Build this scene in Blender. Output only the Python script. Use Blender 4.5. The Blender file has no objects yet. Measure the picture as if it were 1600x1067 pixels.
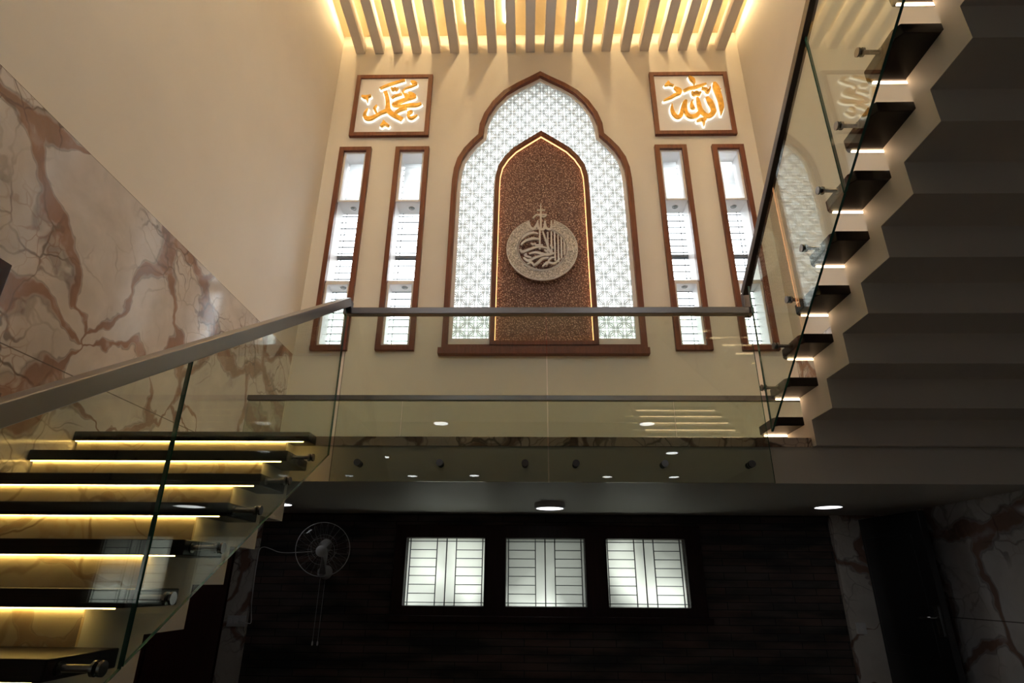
import bpy, bmesh, math, random
from mathutils import Matrix, Vector
from mathutils.geometry import tessellate_polygon
random.seed(4)
C = bpy.context.scene.collection
PI = math.pi

# ------------------------------------------------------------------ materials
def new_mat(name):
    m = bpy.data.materials.new(name); m.use_nodes = True
    nt = m.node_tree; nt.nodes.clear()
    out = nt.nodes.new('ShaderNodeOutputMaterial')
    return m, nt, out
def N(nt, t, **kw):
    n = nt.nodes.new(t)
    for k, v in kw.items():
        if k in n.inputs: n.inputs[k].default_value = v
        else: setattr(n, k, v)
    return n
def L(nt, a, b): nt.links.new(a, b)
def ramp(nt, fac, stops, interp='LINEAR'):
    r = nt.nodes.new('ShaderNodeValToRGB'); r.color_ramp.interpolation = interp
    e = r.color_ramp.elements
    while len(e) < len(stops): e.new(0.5)
    for i, (p, c) in enumerate(stops):
        e[i].position = p; e[i].color = (*c, 1) if len(c) == 3 else c
    L(nt, fac, r.inputs[0]); return r.outputs[0]
def math_(nt, op, a, b=None):
    n = nt.nodes.new('ShaderNodeMath'); n.operation = op
    for i, v in enumerate((a, b)):
        if v is None: continue
        if isinstance(v, (int, float)): n.inputs[i].default_value = v
        else: L(nt, v, n.inputs[i])
    return n.outputs[0]
def plain(name, col, rough=.5, metal=0, noise=0.06, scale=6, bump=0, spec=.5, coat=0):
    m, nt, out = new_mat(name)
    b = N(nt, 'ShaderNodeBsdfPrincipled'); b.inputs['Roughness'].default_value = rough
    b.inputs['Metallic'].default_value = metal; b.inputs['Specular IOR Level'].default_value = spec
    b.inputs['Coat Weight'].default_value = coat
    g = N(nt, 'ShaderNodeNewGeometry'); n = N(nt, 'ShaderNodeTexNoise'); n.inputs['Scale'].default_value = scale
    n.inputs['Detail'].default_value = 4
    L(nt, g.outputs['Position'], n.inputs['Vector'])
    lo = tuple(max(0, c*(1-noise)) for c in col); hi = tuple(min(1, c*(1+noise)) for c in col)
    L(nt, ramp(nt, n.outputs[0], [(.3, lo), (.7, hi)]), b.inputs['Base Color'])
    if bump:
        bp = N(nt, 'ShaderNodeBump'); bp.inputs['Strength'].default_value = bump; bp.inputs['Distance'].default_value = .01
        n2 = N(nt, 'ShaderNodeTexNoise'); n2.inputs['Scale'].default_value = scale*12
        L(nt, g.outputs['Position'], n2.inputs['Vector']); L(nt, n2.outputs[0], bp.inputs['Height']); L(nt, bp.outputs[0], b.inputs['Normal'])
    L(nt, b.outputs[0], out.inputs[0]); return m
def emis(name, col, s):
    m, nt, out = new_mat(name); e = N(nt, 'ShaderNodeEmission'); e.inputs[0].default_value = (*col, 1); e.inputs[1].default_value = s
    L(nt, e.outputs[0], out.inputs[0]); return m
def marble_mat(name, base=(.70, .66, .645), vein=(.30, .165, .12), dark=(.09, .06, .05), scale=1.15, joint=True, amount=.8):
    m, nt, out = new_mat(name)
    g = N(nt, 'ShaderNodeNewGeometry')
    w = N(nt, 'ShaderNodeTexNoise'); w.inputs['Scale'].default_value = 1.6; w.inputs['Detail'].default_value = 4; w.inputs['Roughness'].default_value = .5
    L(nt, g.outputs['Position'], w.inputs['Vector'])
    sub = N(nt, 'ShaderNodeVectorMath', operation='SUBTRACT'); L(nt, w.outputs['Color'], sub.inputs[0]); sub.inputs[1].default_value = (.5, .5, .5)
    sc = N(nt, 'ShaderNodeVectorMath', operation='SCALE'); L(nt, sub.outputs[0], sc.inputs[0]); sc.inputs['Scale'].default_value = .75
    ad = N(nt, 'ShaderNodeVectorMath', operation='ADD'); L(nt, g.outputs['Position'], ad.inputs[0]); L(nt, sc.outputs[0], ad.inputs[1])
    def vor(s, off):
        o = N(nt, 'ShaderNodeVectorMath', operation='ADD'); L(nt, ad.outputs[0], o.inputs[0]); o.inputs[1].default_value = off
        v = N(nt, 'ShaderNodeTexVoronoi', feature='DISTANCE_TO_EDGE'); v.inputs['Scale'].default_value = s
        L(nt, o.outputs[0], v.inputs['Vector']); return v.outputs['Distance']
    big = vor(scale, (.3, .9, .4)); small = vor(scale*3.3, (3.1, .2, 1.7)); tiny = vor(scale*7, (0, 2, 5))
    wn = N(nt, 'ShaderNodeTexNoise'); wn.inputs['Scale'].default_value = 1.3; wn.inputs['Detail'].default_value = 3
    L(nt, g.outputs['Position'], wn.inputs['Vector'])
    width = math_(nt, 'MULTIPLY', math_(nt, 'MAXIMUM', math_(nt, 'SUBTRACT', wn.outputs[0], .33), .02), .5*amount)
    bigf = ramp(nt, math_(nt, 'DIVIDE', big, width), [(.55, (1, 1, 1)), (1.0, (0, 0, 0))])
    msk = ramp(nt, wn.outputs[0], [(.42, (0, 0, 0)), (.6, (1, 1, 1))])
    smf = ramp(nt, small, [(.012, (1, 1, 1)), (.04, (0, 0, 0))])
    tnf = ramp(nt, tiny, [(.01, (1, 1, 1)), (.05, (0, 0, 0))])
    cl = N(nt, 'ShaderNodeTexNoise'); cl.inputs['Scale'].default_value = 5; cl.inputs['Detail'].default_value = 8
    L(nt, ad.outputs[0], cl.inputs['Vector'])
    basec = ramp(nt, cl.outputs[0], [(.3, tuple(c*.86 for c in base)), (.7, tuple(min(1, c*1.06) for c in base))])
    veinc = ramp(nt, cl.outputs[0], [(.35, tuple(c*.75 for c in vein)), (.55, vein), (.72, tuple(.5*(a+b) for a, b in zip(vein, base)))])
    def mix(f, a, b, k=1.0):
        x = N(nt, 'ShaderNodeMix', data_type='RGBA'); ff = math_(nt, 'MULTIPLY', f, k)
        L(nt, ff, x.inputs[0]); 
        for s, v in ((6, a), (7, b)):
            if isinstance(v, tuple): x.inputs[s].default_value = (*v, 1)
            else: L(nt, v, x.inputs[s])
        return x.outputs[2]
    col = mix(bigf, basec, veinc, .88)
    col = mix(math_(nt, 'MULTIPLY', smf, msk), col, dark, .75)
    col = mix(math_(nt, 'MULTIPLY', tnf, math_(nt, 'MULTIPLY', msk, msk)), col, vein, .55)
    edge = ramp(nt, math_(nt, 'ABSOLUTE', math_(nt, 'SUBTRACT', math_(nt, 'DIVIDE', big, width), .95)), [(.0, (1, 1, 1)), (.22, (0, 0, 0))])
    col = mix(edge, col, dark, .5)
    if joint:
        sx = N(nt, 'ShaderNodeSeparateXYZ'); L(nt, g.outputs['Position'], sx.inputs[0])
        jf = math_(nt, 'LESS_THAN', math_(nt, 'PINGPONG', math_(nt, 'SUBTRACT', sx.outputs[2], joint), .65), .0035)
        col = mix(jf, col, (.12, .1, .09), .8)
    b = N(nt, 'ShaderNodeBsdfPrincipled'); b.inputs['Roughness'].default_value = .12; b.inputs['Specular IOR Level'].default_value = .4
    L(nt, col, b.inputs['Base Color']); L(nt, b.outputs[0], out.inputs[0]); return m
def glass_mat(name, tint=(.85, .885, .845), refl=1.0):
    m, nt, out = new_mat(name)
    g = N(nt, 'ShaderNodeNewGeometry')
    ior = math_(nt, 'ADD', 1.5, math_(nt, 'MULTIPLY', g.outputs['Backfacing'], 1/1.5-1.5))
    f = N(nt, 'ShaderNodeFresnel'); L(nt, ior, f.inputs['IOR'])
    t = N(nt, 'ShaderNodeBsdfTransparent'); t.inputs[0].default_value = (*tint, 1)
    gl = N(nt, 'ShaderNodeBsdfGlossy'); gl.inputs['Roughness'].default_value = 0.0; gl.inputs[0].default_value = (refl, refl, refl, 1)
    mx = N(nt, 'ShaderNodeMixShader'); L(nt, f.outputs[0], mx.inputs[0]); L(nt, t.outputs[0], mx.inputs[1]); L(nt, gl.outputs[0], mx.inputs[2])
    L(nt, mx.outputs[0], out.inputs[0]); return m
def frosted_mat(name, col=(.84, .86, .80)):
    m, nt, out = new_mat(name)
    g = N(nt, 'ShaderNodeNewGeometry'); n = N(nt, 'ShaderNodeTexNoise'); n.inputs['Scale'].default_value = 1.8; n.inputs['Detail'].default_value = 2
    n.inputs['Roughness'].default_value = .4
    L(nt, g.outputs['Position'], n.inputs['Vector'])
    c = ramp(nt, n.outputs[0], [(.38, tuple(x*.62 for x in col)), (.6, tuple(min(1, x*1.1) for x in col))])
    tr = N(nt, 'ShaderNodeBsdfTranslucent'); L(nt, c, tr.inputs[0])
    gl = N(nt, 'ShaderNodeBsdfGlossy'); gl.inputs['Roughness'].default_value = .25
    mx = N(nt, 'ShaderNodeMixShader'); mx.inputs[0].default_value = .05
    L(nt, tr.outputs[0], mx.inputs[1]); L(nt, gl.outputs[0], mx.inputs[2]); L(nt, mx.outputs[0], out.inputs[0]); return m
def brick_mat():
    m, nt, out = new_mat('split stone brick')
    g = N(nt, 'ShaderNodeNewGeometry'); s = N(nt, 'ShaderNodeSeparateXYZ'); L(nt, g.outputs['Position'], s.inputs[0])
    c = N(nt, 'ShaderNodeCombineXYZ'); L(nt, s.outputs[0], c.inputs[0]); L(nt, s.outputs[2], c.inputs[1])
    b = N(nt, 'ShaderNodeTexBrick'); L(nt, c.outputs[0], b.inputs['Vector'])
    b.inputs['Color1'].default_value = (.13, .08, .065, 1); b.inputs['Color2'].default_value = (.09, .075, .068, 1); b.inputs['Mortar'].default_value = (.02, .015, .013, 1)
    b.inputs['Scale'].default_value = 1; b.inputs['Brick Width'].default_value = .36; b.inputs['Row Height'].default_value = .055; b.inputs['Mortar Size'].default_value = .003
    b.inputs['Bias'].default_value = -.1
    bs = N(nt, 'ShaderNodeBsdfPrincipled'); bs.inputs['Roughness'].default_value = .75
    n = N(nt, 'ShaderNodeTexNoise'); n.inputs['Scale'].default_value = 1.8; n.inputs['Detail'].default_value = 3
    mp = N(nt, 'ShaderNodeMapping'); mp.inputs['Scale'].default_value = (1, 1, 5); L(nt, g.outputs['Position'], mp.inputs[0]); L(nt, mp.outputs[0], n.inputs['Vector'])
    x = N(nt, 'ShaderNodeMix', data_type='RGBA', blend_type='MULTIPLY'); x.inputs[0].default_value = 1
    L(nt, b.outputs[0], x.inputs[6]); L(nt, ramp(nt, n.outputs[0], [(.35, (.25, .3, .33)), (.6, (1, 1, 1))]), x.inputs[7])
    L(nt, x.outputs[2], bs.inputs['Base Color'])
    bp = N(nt, 'ShaderNodeBump'); bp.inputs['Strength'].default_value = .8; bp.inputs['Distance'].default_value = .02; L(nt, b.outputs['Color'], bp.inputs['Height']); L(nt, bp.outputs[0], bs.inputs['Normal'])
    L(nt, bs.outputs[0], out.inputs[0]); return m
def wood_mat(name, col, rough=.4, scale=3, axis=2):
    m, nt, out = new_mat(name)
    g = N(nt, 'ShaderNodeNewGeometry'); mp = N(nt, 'ShaderNodeMapping')
    s = [14, 14, 14]; s[axis] = 1; mp.inputs['Scale'].default_value = s
    L(nt, g.outputs['Position'], mp.inputs[0])
    n = N(nt, 'ShaderNodeTexNoise'); n.inputs['Scale'].default_value = scale; n.inputs['Detail'].default_value = 6; L(nt, mp.outputs[0], n.inputs['Vector'])
    b = N(nt, 'ShaderNodeBsdfPrincipled'); b.inputs['Roughness'].default_value = rough; b.inputs['Specular IOR Level'].default_value = .3
    L(nt, ramp(nt, n.outputs[0], [(.3, tuple(c*.7 for c in col)), (.7, tuple(c*1.25 for c in col))]), b.inputs['Base Color'])
    L(nt, b.outputs[0], out.inputs[0]); return m
def lattice_mat():
    # pierced screen: pale bands of interlaced rounded squares, translucent openings between them
    m, nt, out = new_mat('pierced lattice screen')
    g = N(nt, 'ShaderNodeNewGeometry'); s = N(nt, 'ShaderNodeSeparateXYZ'); L(nt, g.outputs['Position'], s.inputs[0])
    P = .205
    def cell(off):
        u = math_(nt, 'SUBTRACT', math_(nt, 'PINGPONG', math_(nt, 'ADD', s.outputs[0], 10+off), P/2), 0)
        v = math_(nt, 'SUBTRACT', math_(nt, 'PINGPONG', math_(nt, 'ADD', s.outputs[2], 10+off), P/2), 0)
        return u, v
    def sdist(u, v, p=2.5):
        a = math_(nt, 'POWER', u, p); b = math_(nt, 'POWER', v, p)
        return math_(nt, 'POWER', math_(nt, 'ADD', a, b), 1/p)
    def band(d, r, w): return math_(nt, 'LESS_THAN', math_(nt, 'ABSOLUTE', math_(nt, 'SUBTRACT', d, r)), w)
    W = .0066
    lst = []
    u0, v0 = cell(0)
    # nodes at (0,0) and (P/2,P/2) of the repeat
    for (cx) in (0, 1):
        uu = u0 if cx == 0 else math_(nt, 'SUBTRACT', P/2, u0)
        vv = v0 if cx == 0 else math_(nt, 'SUBTRACT', P/2, v0)
        d = sdist(uu, vv)
        for r in (.070, .089): lst.append(band(d, r, W*.62))
        q = math_(nt, 'MAXIMUM', uu, vv); lst.append(band(q, .019, W*.5))
        l1 = math_(nt, 'MULTIPLY', band(uu, .019, W*.5), math_(nt, 'LESS_THAN', vv, .089)); lst.append(l1)
        l2 = math_(nt, 'MULTIPLY', band(vv, .019, W*.5), math_(nt, 'LESS_THAN', uu, .089)); lst.append(l2)
    a = lst[0]
    for b in lst[1:]: a = math_(nt, 'MAXIMUM', a, b)
    tr = N(nt, 'ShaderNodeBsdfTranslucent'); tr.inputs[0].default_value = (*LAT_OPEN, 1)
    df = N(nt, 'ShaderNodeBsdfDiffuse'); df.inputs[0].default_value = (.62, .64, .63, 1)
    tl = N(nt, 'ShaderNodeBsdfTranslucent'); tl.inputs[0].default_value = (*LAT_LINE, 1)
    adl = N(nt, 'ShaderNodeMixShader'); adl.inputs[0].default_value = .6; L(nt, df.outputs[0], adl.inputs[1]); L(nt, tl.outputs[0], adl.inputs[2])
    mxs = N(nt, 'ShaderNodeMixShader'); L(nt, a, mxs.inputs[0]); L(nt, tr.outputs[0], mxs.inputs[1]); L(nt, adl.outputs[0], mxs.inputs[2])
    L(nt, mxs.outputs[0], out.inputs[0]); return m
LAT_OPEN = (.84, .85, .83); LAT_LINE = (.30, .31, .31)
SKY = 6.5
def grain_mat(name, col, scale, painted_spark, metal=.3, rough=.35, strength=.9):
    m, nt, out = new_mat(name)
    g = N(nt, 'ShaderNodeNewGeometry'); v = N(nt, 'ShaderNodeTexVoronoi'); v.inputs['Scale'].default_value = scale; L(nt, g.outputs['Position'], v.inputs['Vector'])
    b = N(nt, 'ShaderNodeBsdfPrincipled'); b.inputs['Roughness'].default_value = rough; b.inputs['Metallic'].default_value = metal
    L(nt, ramp(nt, v.outputs['Distance'], [(.12, painted_spark), (.34, col), (.7, tuple(c*.55 for c in col))]), b.inputs['Base Color'])  # glint of each raised grain is put into the base colour
    bp = N(nt, 'ShaderNodeBump', invert=True); bp.inputs['Strength'].default_value = strength; bp.inputs['Distance'].default_value = .012
    L(nt, v.outputs['Distance'], bp.inputs['Height']); L(nt, bp.outputs[0], b.inputs['Normal'])
    L(nt, b.outputs[0], out.inputs[0]); return m

M = dict(
    wall=plain('cream wall paint', (.80, .76, .695), .55, noise=.02, scale=2, spec=.3),
    white=plain('white paint', (.82, .80, .80), .45, noise=.02),
    slat=plain('louvre paint', (.72, .68, .66), .5, noise=.02),
    coffer=plain('ceiling board', (.86, .74, .50), .5, noise=.12, scale=1.5),
    marble=marble_mat('veined cladding marble', joint=.005),
    marble_plain=marble_mat('veined stone', joint=False, scale=1.7, amount=.5, base=(.72, .66, .60)),
    riser=marble_mat('riser marble', joint=False, scale=1.0, amount=.12, base=(.74, .62, .46), vein=(.58, .42, .27), dark=(.30, .2, .12)),
    floor=plain('polished floor tile', (.07, .062, .058), .2, noise=.1, scale=1),
    tread=wood_mat('dark polished tread', (.009, .0045, .0045), .3, axis=0),
    frame=wood_mat('red brown wood', (.155, .052, .030), .38),
    dark=wood_mat('near black wood', (.030, .010, .009), .4),
    cabinet=wood_mat('dark maroon laminate', (.055, .012, .010), .4),
    rail_dark_refl=plain('satin rail with dark reflections', (.15, .135, .13), .32, metal=1, noise=.05),  # handrail steel again, with reflections of dark surroundings put into its base colour
    milk=frosted_mat('milky glass', (.97, .97, .97)),
    edge_stone=marble_mat('landing edge stone', joint=False, scale=1.7, amount=.3, base=(.86, .70, .58)),
    taupe=plain('dark taupe to cut bounce', (.20, .16, .125), .6, noise=.04),  # unseen hall walls kept dark so less light bounces onto the soffits
    steel=plain('brushed steel', (.32, .31, .30), .25, metal=1, noise=.05),
    rail=plain('satin steel rail', (.30, .29, .29), .28, metal=1, noise=.05),
    chrome=plain('silver chrome', (.90, .91, .93), .22, metal=.45, noise=.03),
    brick=brick_mat(),
    glass=glass_mat('railing glass'),
    clear=glass_mat('window glass', (.95, .97, .97)),
    edge=plain('green glass edge', (.02, .10, .075), .15, noise=.1),
    frosted=frosted_mat('pebbled window glass'),
    led=emis('warm led strip', (1, .62, .18), 30),
    led2=emis('peach led strip', (1, .66, .38), 14),
    cove=emis('cove led', (1, .73, .38), 42),
    niche_led=emis('niche led', (1, .42, .16), 3.2),
    halo=emis('letter halo', (1, .90, .68), 1.8),
    lamp_hall=emis('hall downlight', (.97, .98, 1), 10),
    lamp=emis('downlight diffuser', (.97, .98, 1), 3),
    gold=plain('mirror gold', (.62, .38, .10), .3, metal=.9, noise=.3, scale=14),
    plastic=plain('white plastic', (.75, .74, .74), .35),
    smoke=None,
    bronze=grain_mat('grained bronze panel', (.22, .13, .12), 52, (.85, .70, .66), strength=1),
    etched=grain_mat('etched silver', (.62, .61, .61), 60, (.95, .94, .93), metal=.6, rough=.3, strength=.8),
    black=plain('black lacquer', (.010, .009, .010), .3, noise=.1),
    iron=plain('grille iron', (.10, .11, .13), .5),
    board=plain('white picture board', (.88, .88, .93), .4, noise=.02),
    grey=plain('grey laminate', (.35, .35, .37), .4),
)
M['smoke'] = glass_mat('clear fan blade', (.80, .78, .78), .8)
M['lattice'] = lattice_mat()

# ------------------------------------------------------------------ mesh builder
class MB:
    def __init__(s): s.v = []; s.f = []; s.mi = []
    def add(s, vs, fs, mi=0):
        b = len(s.v); s.v += [tuple(v) for v in vs]
        for f in fs: s.f.append(tuple(i+b for i in f)); s.mi.append(mi)
        return s
    def box(s, x0, x1, y0, y1, z0, z1, mi=0):
        vs = [(x, y, z) for x in (x0, x1) for y in (y0, y1) for z in (z0, z1)]
        return s.add(vs, [(0, 1, 3, 2), (4, 6, 7, 5), (0, 4, 5, 1), (2, 3, 7, 6), (0, 2, 6, 4), (1, 5, 7, 3)], mi)
    def plate(s, loops, a0, a1, axis='Y', mi=0, side_mi=None):
        # flat outline(s) given in the plane across `axis`, first loop outer, the rest holes
        def P(p, a):
            return (p[0], a, p[1]) if axis == 'Y' else ((a, p[0], p[1]) if axis == 'X' else (p[0], p[1], a))
        flat = [p for l in loops for p in l]
        tris = tessellate_polygon([[Vector((p[0], p[1], 0)) for p in l] for l in loops])
        n = len(flat); vs = [P(p, a0) for p in flat]+[P(p, a1) for p in flat]
        s.add(vs, [tuple(t) for t in tris]+[tuple(i+n for i in reversed(t)) for t in tris], mi)
        b = 0; fs = []
        for l in loops:
            k = len(l)
            for i in range(k): fs.append((b+i, b+(i+1) % k, n+b+(i+1) % k, n+b+i))
            b += k
        return s.add(vs, fs, mi if side_mi is None else side_mi)
    def cyl(s, c, axis, r, h, seg=24, r2=None, mi=0):
        c = Vector(c); a = Vector(axis).normalized(); r2 = r if r2 is None else r2
        q = Vector((0, 0, 1)).rotation_difference(a).to_matrix()
        vs = []
        for rr, z in ((r, 0), (r2, h)):
            for i in range(seg):
                t = 2*PI*i/seg; vs.append(c+q@Vector((rr*math.cos(t), rr*math.sin(t), z)))
        fs = [(i, (i+1) % seg, seg+(i+1) % seg, seg+i) for i in range(seg)]+[tuple(range(seg-1, -1, -1)), tuple(range(seg, 2*seg))]
        return s.add(vs, fs, mi)
    def lathe(s, c, axis, prof, seg=32, mi=0):
        c = Vector(c); q = Vector((0, 0, 1)).rotation_difference(Vector(axis).normalized()).to_matrix()
        vs = []; fs = []
        for r, z in prof:
            for i in range(seg):
                t = 2*PI*i/seg; vs.append(c+q@Vector((r*math.cos(t), r*math.sin(t), z)))
        for j in range(len(prof)-1):
            for i in range(seg): fs.append((j*seg+i, j*seg+(i+1) % seg, (j+1)*seg+(i+1) % seg, (j+1)*seg+i))
        return s.add(vs, fs, mi)
    def tube(s, pts, r, seg=8, closed=False, mi=0):
        pts = [Vector(p) for p in pts]; n = len(pts); vs = []; fs = []
        up = None
        for i, p in enumerate(pts):
            a = pts[(i-1) % n] if (closed or i > 0) else p; b = pts[(i+1) % n] if (closed or i < n-1) else p
            t = (b-a).normalized()
            if up is None: up = t.orthogonal().normalized()
            up = (up-t*up.dot(t)).normalized(); w = t.cross(up)
            for k in range(seg):
                th = 2*PI*k/seg; vs.append(p+up*r*math.cos(th)+w*r*math.sin(th))
        m = n if closed else n-1
        for i in range(m):
            j = (i+1) % n
            for k in range(seg): fs.append((i*seg+k, i*seg+(k+1) % seg, j*seg+(k+1) % seg, j*seg+k))
        if not closed: fs += [tuple(range(seg-1, -1, -1)), tuple((n-1)*seg+k for k in range(seg))]
        return s.add(vs, fs, mi)
    def bar(s, a, b, w, h, mi=0):
        # rectangular bar between two points, h measured upward
        a = Vector(a); b = Vector(b); t = (b-a).normalized()
        side = t.cross(Vector((0, 0, 1)))
        if side.length < 1e-4: side = Vector((1, 0, 0))
        side.normalize(); up = side.cross(t)
        vs = [p+side*sx*w/2+up*sz*h/2 for p in (a, b) for sx in (-1, 1) for sz in (-1, 1)]
        return s.add(vs, [(0, 1, 3, 2), (4, 6, 7, 5), (0, 4, 5, 1), (2, 3, 7, 6), (0, 2, 6, 4), (1, 5, 7, 3)], mi)
    def stroke(s, pts, y0, y1, grow=0, ox=0, oz=0, mi=0):
        P = [Vector(p) for p in pts]; S = []
        for i in range(len(P)-1):
            p0 = P[max(i-1, 0)]; p1 = P[i]; p2 = P[i+1]; p3 = P[min(i+2, len(P)-1)]
            for k in range(7):
                t = k/7; S.append(.5*((2*p1)+(p2-p0)*t+(2*p0-5*p1+4*p2-p3)*t*t+(3*p1-p0-3*p2+p3)*t**3))
        S.append(P[-1]); n = len(S); l = []; r = []
        for i, p in enumerate(S):
            d = S[min(i+1, n-1)]-S[max(i-1, 0)]; d.z = 0; d.normalize()
            w = max(p.z, .004)/2+grow; nx, nz = -d.y*w, d.x*w
            ex = d*(grow if i == n-1 else -grow if i == 0 else 0)
            l.append((p.x+nx+ex.x+ox, p.y+nz+ex.y+oz)); r.append((p.x-nx+ex.x+ox, p.y-nz+ex.y+oz))
        vs = [(a[0], y0, a[1]) for a in l]+[(a[0], y0, a[1]) for a in r]+[(a[0], y1, a[1]) for a in l]+[(a[0], y1, a[1]) for a in r]
        fs = []
        for i in range(n-1):
            fs += [(i, i+1, n+i+1, n+i), (2*n+i, 3*n+i, 3*n+i+1, 2*n+i+1), (i, 2*n+i, 2*n+i+1, i+1), (n+i, n+i+1, 3*n+i+1, 3*n+i)]
        fs += [(0, n, 3*n, 2*n), (n-1, 3*n-1, 4*n-1, 2*n-1)]
        return s.add(vs, fs, mi)
    def build(s, name, mat, parent=None, bevel=0, smooth=False, fix=True):
        me = bpy.data.meshes.new(name); off = Vector((0, 0, 0)); p = parent
        while p is not None: off += p.location; p = p.parent
        me.from_pydata([tuple(Vector(v)-off) for v in s.v], [], s.f)
        for m in (mat if isinstance(mat, (list, tuple)) else [mat]): me.materials.append(m)
        for i, p in enumerate(me.polygons): p.material_index = s.mi[i]; p.use_smooth = smooth
        if fix:
            bm = bmesh.new(); bm.from_mesh(me); bmesh.ops.remove_doubles(bm, verts=bm.verts, dist=1e-6)
            bmesh.ops.recalc_face_normals(bm, faces=bm.faces); bm.to_mesh(me); bm.free()
        o = bpy.data.objects.new(name, me); C.objects.link(o)
        if parent is not None: o.parent = parent
        if bevel:
            b = o.modifiers.new('bevel', 'BEVEL'); b.width = bevel; b.segments = 2; b.limit_method = 'ANGLE'; b.angle_limit = .7
        return o
def tag(o, label=None, cat=None, group=None, kind=None):
    if label: o['label'] = label
    if cat: o['category'] = cat
    if group: o['group'] = group
    if kind: o['kind'] = kind
    return o
def thing(name, label, cat, loc=(0, 0, 0), group=None, kind=None):
    o = bpy.data.objects.new(name, None); o.empty_display_size = .1; C.objects.link(o); o.location = loc
    return tag(o, label, cat, group, kind)
def rect(x0, x1, z0, z1): return [(x0, z0), (x1, z0), (x1, z1), (x0, z1)]
def ringplate(x0, x1, z0, z1, w, y0, y1):
    return MB().plate([rect(x0, x1, z0, z1), rect(x0+w, x1-w, z0+w, z1-w)], y0, y1)
def offset(poly, d):
    # inward offset of a closed clockwise/counter-clockwise outline
    n = len(poly); area = sum(poly[i][0]*poly[(i+1) % n][1]-poly[(i+1) % n][0]*poly[i][1] for i in range(n))/2
    sg = 1 if area > 0 else -1; out = []
    for i in range(n):
        a, b, c = Vector(poly[i-1]), Vector(poly[i]), Vector(poly[(i+1) % n])
        d1 = (b-a).normalized(); d2 = (c-b).normalized()
        n1 = Vector((-d1.y, d1.x))*sg; n2 = Vector((-d2.y, d2.x))*sg
        m = (n1+n2); m = m/max(m.dot(n1), .35) if m.length > 1e-6 else n1
        out.append(tuple(b+m*d))
    return out
ORD = ['first', 'second', 'third', 'fourth', 'fifth', 'sixth', 'seventh', 'eighth', 'ninth', 'tenth', 'eleventh', 'twelfth', 'thirteenth', 'fourteenth', 'fifteenth', 'sixteenth', 'seventeenth', 'eighteenth', 'nineteenth', 'twentieth']

# lettering strokes: (x, z, width) in metres about each centre
L1 = [[(-0.185,0.254,0.032),(-0.097,0.304,0.039),(0.025,0.36,0.039),(0.152,0.41,0.037)],[(0.242,0.383,0.022),(0.273,0.363,0.054),(0.313,0.337,0.043),(0.3,0.318,0.032),(0.254,0.287,0.026),(0.17,0.246,0.017),(0.14,0.193,0.024),(0.158,0.148,0.013)],[(-0.026,0.265,0.028),(-0.001,0.226,0.038),(0.024,0.258,0.028),(0.044,0.226,0.034),(0.07,0.257,0.017)],[(-0.001,0.075,0.023),(0.036,0.112,0.03),(0.134,0.149,0.021)],[(-0.107,0.196,0.053),(-0.069,0.082,0.055),(-0.047,-0.043,0.059),(-0.033,-0.141,0.073),(0.046,-0.228,0.064),(0.17,-0.304,0.062)],[(-0.047,-0.147,0.062),(-0.129,-0.189,0.047),(-0.19,-0.237,0.043),(-0.262,-0.283,0.061),(-0.324,-0.278,0.059),(-0.353,-0.211,0.041),(-0.321,-0.104,0.008)],[(-0.201,-0.051,0.012),(-0.227,-0.109,0.033),(-0.206,-0.158,0.031),(-0.174,-0.231,0.021)],[(0.224,0.173,0.021),(0.265,0.138,0.064),(0.311,0.096,0.043),(0.195,0.048,0.049),(0.062,-0.025,0.052),(0.031,-0.056,0.036),(0.128,-0.072,0.031),(0.26,-0.059,0.055),(0.355,-0.053,0.048),(0.412,-0.026,0.027)],[(0.156,0.155,0.017),(0.205,0.104,0.068),(0.24,0.078,0.047)],[(0.216,-0.101,0.046),(0.115,-0.146,0.044),(0.063,-0.206,0.025)],[(0.232,-0.187,0.012),(0.292,-0.169,0.031),(0.251,-0.218,0.033),(0.257,-0.269,0.035),(0.305,-0.285,0.039),(0.373,-0.234,0.01)],[(-0.427,0.118,0.023),(-0.372,0.096,0.048),(-0.298,0.125,0.019)],[(-0.353,0.098,0.048),(-0.337,0.004,0.008)],[(-0.083,-0.326,0.008),(-0.074,-0.374,0.051),(-0.11,-0.428,0.03)],[(-0.069,-0.374,0.047),(-0.002,-0.422,0.026)]]
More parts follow.
